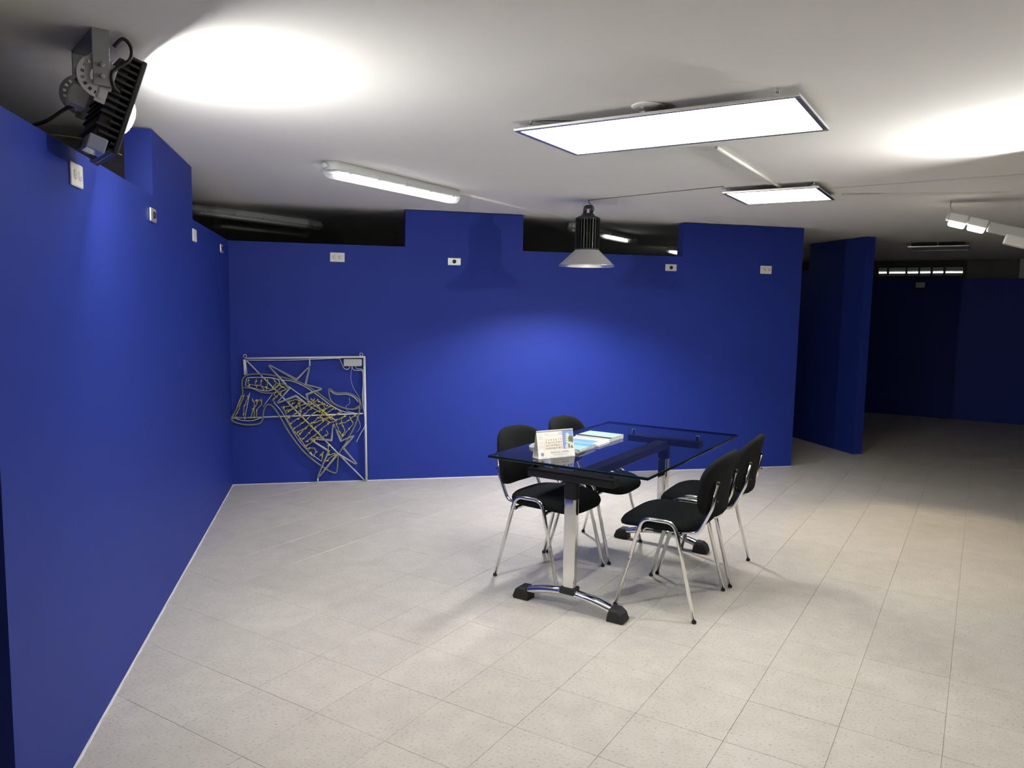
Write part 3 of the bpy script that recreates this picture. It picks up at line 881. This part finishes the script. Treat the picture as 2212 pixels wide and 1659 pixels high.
printed('crest_detail', [[(.019, .017), (.022, .017), (.022, .023), (.019, .023)], [(.026, .017), (.029, .017), (.029, .023), (.026, .023)], [(.018, .025), (.030, .025), (.024, .029)]], 'paper', .0007)
MB().box(0, wdt, -.003, .003, apex - .002, apex + .002, M=Matrix.Translation((0, base_d / 2, 0))).build('binding', 'paper2', t)
for k in range(24):
    MB().lathe([(.0022, -.0006), (.0030, -.0006), (.0030, .0006), (.0022, .0006), (.0022, -.0006)], 8, M=Matrix.Translation((.006 + k * .0091, base_d / 2, apex + .0012)) @ Matrix.Rotation(math.pi / 2, 4, 'Y')).build('binding_ring', 'offwhite', t)

def brochure(u, v, du, dv, z0, th, rz, cover, label, prints=()):
    t = empty('brochure', W(u, v, z0), RU + math.radians(rz), label, 'brochure', 'brochures piled on the glass table')
    MB().box(-du / 2, du / 2, -dv / 2, dv / 2, 0, th - .0008, bevel=.0006, seg=1).build('pages', 'paper2', t)
    co = MB().box(-du / 2 - .0006, du / 2 + .0006, -dv / 2 - .0006, dv / 2 + .0006, th - .0008, th).build('cover', cover, t)
    for (x0, x1, y0, y1, mt) in prints:
        MB().box(x0, x1, y0, y1, th, th + .0003).build('printed_band', mt, co)
    return t
brochure(3.312, -.406, .297, .21, ZT + .0003, .010, 0, 'paper', 'lowest white brochure of the pile behind the calendar')
brochure(3.318, -.404, .297, .21, ZT + .0106, .009, 2, 'teal', 'teal and blue covered brochure on top of the calendar-side pile',
         [(-.1480, .1480, .02, .104, 'cyan')])
brochure(3.325, -.199, .29, .15, ZT + .0003, .012, 1, 'paper', 'white brochure with a blue picture lying in the middle of the pile',
         [(-.13, .095, -.055, .045, 'cyan')])
brochure(3.345, -.006, .225, .20, ZT + .0003, .011, -2, 'paper', 'lower white brochure of the pile farthest from the calendar')
brochure(3.347, .0, .222, .19, ZT + .0116, .010, -1, 'paleteal', 'pale teal brochure with a black stripe, topmost at the far pile',
         [(-.111, .111, -.094, -.058, 'blackstripe')])

# ------------------------------------------------------------------ wire light motif leaning on the back wall
mo = empty('light_motif', (.70, -.03, 0), 0, 'wire frame light motif of stars and a horn leaning on the back wall', 'light decoration')
CAMP = cam.matrix_world.translation.copy(); CR = cam.matrix_world.to_3x3()
def mp(x, y, d=0.0):
    """a point of the motif's own drawing (fixed units) on its own upright plane"""
    px, py = 480 + x * .19895, 740 + y * .19895
    r = CR @ Vector(((px - 1106) / 1638.26, -(py - 829.5) / 1638.26, -1))
    yy = -.034
    p = CAMP + r * ((yy - CAMP.y) / r.y)
    return Vector((p.x - .70, -.0 - d, max(p.z, .0145) if d == 0 else p.z))
def mpath(pts, d=0.0): return [mp(x, y, d) for x, y in pts]
sq = lambda a: [(a, a), (-a, a), (-a, -a), (a, -a)]
def part(name, path, r, mt, parent=mo, closed=False): return MB().sweep(path, r, closed=closed).build(name, mt, parent)
part('frame_bar', mpath([(228, 172), (1548, 156)]), sq(.008), 'offwhite')
part('frame_bar', [mp(1543, 150), Vector((mp(1567, 1530).x, 0, .004))], sq(.009), 'offwhite')
part('frame_bar', mpath([(236, 165), (246, 350)]), sq(.008), 'offwhite')
part('frame_bar', mpath([(110, 824), (1530, 771)], -.004), sq(.005), 'offwhite')
part('brace_bar', mpath([(255, 190), (1566, 1520)], -.010), sq(.005), 'offwhite')
part('brace_bar', mpath([(720, 480), (1235, 850)], -.010), sq(.004), 'offwhite')
part('brace_bar', mpath([(250, 190), (268, 345)], -.006), sq(.003), 'offwhite')
part('frame_stub', mpath([(950, 172), (950, 256)], -.004), sq(.005), 'offwhite')
part('frame_stub', [mp(1040, 1470, -.004), Vector((mp(1036, 1530).x, .004, .004))], sq(.005), 'offwhite')
for cx, cy in ((246, 146), (1510, 130)):
    part('hanging_ring', [mp(cx + 17 * math.cos(a), cy + 17 * math.sin(a)) for a in [2 * math.pi * k / 14 for k in range(14)]], .0025, 'offwhite', closed=True)
star1 = [(488, 232), (805, 395), (950, 255), (912, 455), (1092, 503), (920, 568), (943, 690), (800, 585), (585, 665), (722, 500)]
star2 = [(1205, 868), (1296, 1065), (1442, 1003), (1318, 1142), (1474, 1332), (1258, 1213), (1026, 1484), (1150, 1180), (942, 1043), (1183, 1055)]
def closed_fillet(pts, r=.006):
    P = pts + [pts[0]]
    return fillet([(P[0] + P[1]) / 2] + P[1:-1] + [P[0]] + [(P[0] + P[1]) / 2], r, 3)[:-1]
for st in (star1, star2):
    p = closed_fillet(mpath(st, .010))
    so = part('star_tube', p, .0065, 'rope', closed=True)
    cen = Vector((sum(q.x for q in p) / len(p), 0, sum(q.z for q in p) / len(p)))
    part('star_wire', closed_fillet([q + (cen - q).normalized() * .012 + Vector((0, -.008, 0)) for q in mpath(st, .0)]), .0028, 'offwhite', so, True)
horn = [(232, 380), (300, 345), (480, 346), (700, 388), (860, 440), (1000, 520), (1165, 640), (1300, 705), (1420, 725), (1488, 690), (1478, 790), (1430, 920), (1345, 1080), (1265, 1215),
        (1245, 1390), (1205, 1412), (1090, 1350), (900, 1200), (740, 1000), (640, 830), (565, 715), (505, 672), (455, 720), (432, 850), (380, 888), (250, 892), (130, 862), (104, 812), (175, 690), (220, 560), (214, 440)]
part('horn_tube', catmull(mpath(horn, .004), 4, True), .0065, 'rope_olive', closed=True)
part('horn_wire', catmull(mpath([(270, 385), (330, 378), (500, 382), (640, 405), (760, 420), (900, 480), (1060, 590), (1180, 680), (1320, 750), (1440, 765)], .006), 4), .0028, 'offwhite')
part('horn_wire', catmull(mpath([(560, 650), (640, 740), (720, 880), (830, 1060), (960, 1200), (1080, 1290)], .006), 4), .0028, 'offwhite')
leaf = [(1160, 500), (1230, 545), (1350, 546), (1440, 582), (1492, 640), (1480, 705), (1400, 722), (1290, 700), (1205, 655), (1168, 600)]
part('leaf_tube', catmull(mpath(leaf, .012), 4, True), .0062, 'rope_olive', closed=True)
part('leaf_wire', catmull(mpath([(1172, 520), (1235, 560), (1350, 560), (1430, 592), (1478, 645)], .018), 4), .0025, 'offwhite')
part('cuff_tube', catmull(mpath([(226, 488), (330, 500), (430, 540), (540, 548), (640, 528), (715, 492), (690, 455), (620, 452), (560, 500)], .010), 4), .0058, 'rope_olive')
part('cuff_wire', catmull(mpath([(255, 470), (262, 410), (300, 380), (560, 384), (625, 440), (560, 505), (470, 525), (360, 500), (262, 470)], .012), 4), .0026, 'offwhite')
part('sole_wire', catmull(mpath([(112, 806), (200, 842), (320, 848), (425, 815)], .006), 4), .0026, 'offwhite')
for a, b in (((215, 560), (120, 800)), ((300, 545), (240, 840)), ((545, 560), (440, 700))):
    part('side_wire', mpath([a, b], .004), .0026, 'offwhite')
random.seed(11)
LED = [[(640, 700), (720, 690), (790, 650)], [(1000, 600), (950, 690), (1080, 760), (1180, 820)], [(1080, 640), (1120, 720), (1060, 800), (1160, 860)], [(700, 760), (830, 690), (900, 660)], [(830, 1000), (930, 900), (1050, 850), (1190, 800)], [(640, 460), (690, 500), (610, 560), (545, 620), (580, 650)], [(270, 470), (320, 455), (410, 465), (530, 505)], [(395, 620), (345, 720), (350, 815)], [(1330, 780), (1290, 850), (1330, 950), (1300, 1030)], [(680, 745), (760, 720), (860, 640), (800, 615), (700, 640)], [(700, 820), (800, 770), (900, 700), (1040, 620)], [(720, 890), (860, 800), (980, 700), (1120, 660)], [(760, 950), (880, 860), (1000, 760), (1190, 690)],
       [(800, 980), (900, 930), (1060, 800), (1200, 720)], [(860, 1060), (960, 960), (1110, 840), (1280, 760)], [(900, 1080), (1020, 990), (1150, 880), (1350, 790)], [(900, 1130), (1000, 1060), (1050, 1020)],
       [(920, 1150), (1000, 1140), (1020, 1180), (990, 1240)], [(1150, 1090), (1160, 1220), (1230, 1200), (1120, 1290)], [(1230, 860), (1300, 1030), (1420, 880), (1380, 800)], [(1260, 880), (1350, 860), (1440, 790)],
       [(1060, 1240), (1100, 1180), (1080, 1280)], [(1010, 1020), (1080, 1030), (1150, 990), (1130, 950)],
       [(660, 690), (700, 800), (760, 940), (860, 1060), (980, 1230)], [(830, 640), (860, 800), (1000, 940), (1080, 1020)], [(960, 600), (1080, 730), (1200, 840)], [(1030, 620), (1120, 680), (1210, 700), (1300, 760)],
       [(290, 390), (280, 440), (300, 470)], [(370, 390), (360, 450), (375, 490)], [(430, 390), (420, 460), (450, 510)], [(490, 395), (500, 420), (480, 520)], [(550, 390), (590, 430), (540, 510)], [(600, 440), (650, 480), (600, 520), (560, 560), (600, 600)],
       [(240, 560), (190, 700), (140, 800)], [(290, 560), (240, 700), (230, 800)], [(330, 600), (350, 680), (310, 810)], [(420, 610), (430, 660), (380, 730), (370, 810)], [(360, 640), (380, 615), (430, 625)], [(130, 810), (250, 815), (390, 810)]]
bm_ = MB().lathe([(.0005, -.011), (.003, -.009), (.0042, 0), (.003, .009), (.0005, .011)], 8).mesh('bulb', 'bulb')
for ln in LED:
    pts = []
    for (x0, y0), (x1, y1) in zip(ln[:-1], ln[1:]):
        L = math.hypot(x1 - x0, y1 - y0); n = max(2, int(L / 22))
        for k in range(n):
            q = k / n; pts.append((x0 + (x1 - x0) * q + random.uniform(-5, 5), y0 + (y1 - y0) * q + random.uniform(-5, 5)))
    pts.append(ln[-1])
    st = part('led_string', catmull(mpath(pts, .014), 2), .0034, 'yellow')
    for k in range(1, len(pts), 4):
        b = bpy.data.objects.new('bulb', bm_); COL.objects.link(b); b.parent = st
        p = mp(*pts[k], .018); b.location = p; b.rotation_euler = (random.uniform(-.6, .6), random.uniform(0, math.pi), 0)
a = mp(1318, 255); b = mp(1505, 178)
jb = MB().box(a.x, b.x, -.03, .012, a.z, b.z, bevel=.004).build('junction_box', 'greyplastic', mo)
MB().box(b.x - .02, b.x + .008, -.022, .012, a.z + .004, b.z - .004, bevel=.003).build('box_lid', 'greyplastic', jb)
part('supply_cable', catmull(mpath([(260, 192), (700, 190), (1000, 182), (1250, 172), (1290, 210), (1320, 275), (1360, 290), (1385, 262), (1385, 240)], .010), 5), .003, 'cablewhite')
part('supply_cable', catmull(mpath([(1410, 245), (1420, 290), (1460, 302), (1520, 310), (1530, 420), (1522, 600), (1545, 780), (1548, 900), (1500, 990), (1458, 1080)], .010), 5), .003, 'cablewhite')
part('supply_cable', catmull(mpath([(1440, 245), (1460, 280), (1520, 290), (1528, 340), (1530, 640)], .013), 5), .0025, 'cablewhite')
part('thin_lead', catmull(mpath([(1408, 245), (1398, 400), (1430, 500), (1490, 600), (1520, 720)], .008), 5), .0013, 'cablewhite')
part('thin_lead', catmull(mpath([(1380, 600), (1385, 660), (1345, 690), (1360, 740), (1440, 770), (1500, 900), (1460, 970)], .012), 5), .0013, 'cablewhite')
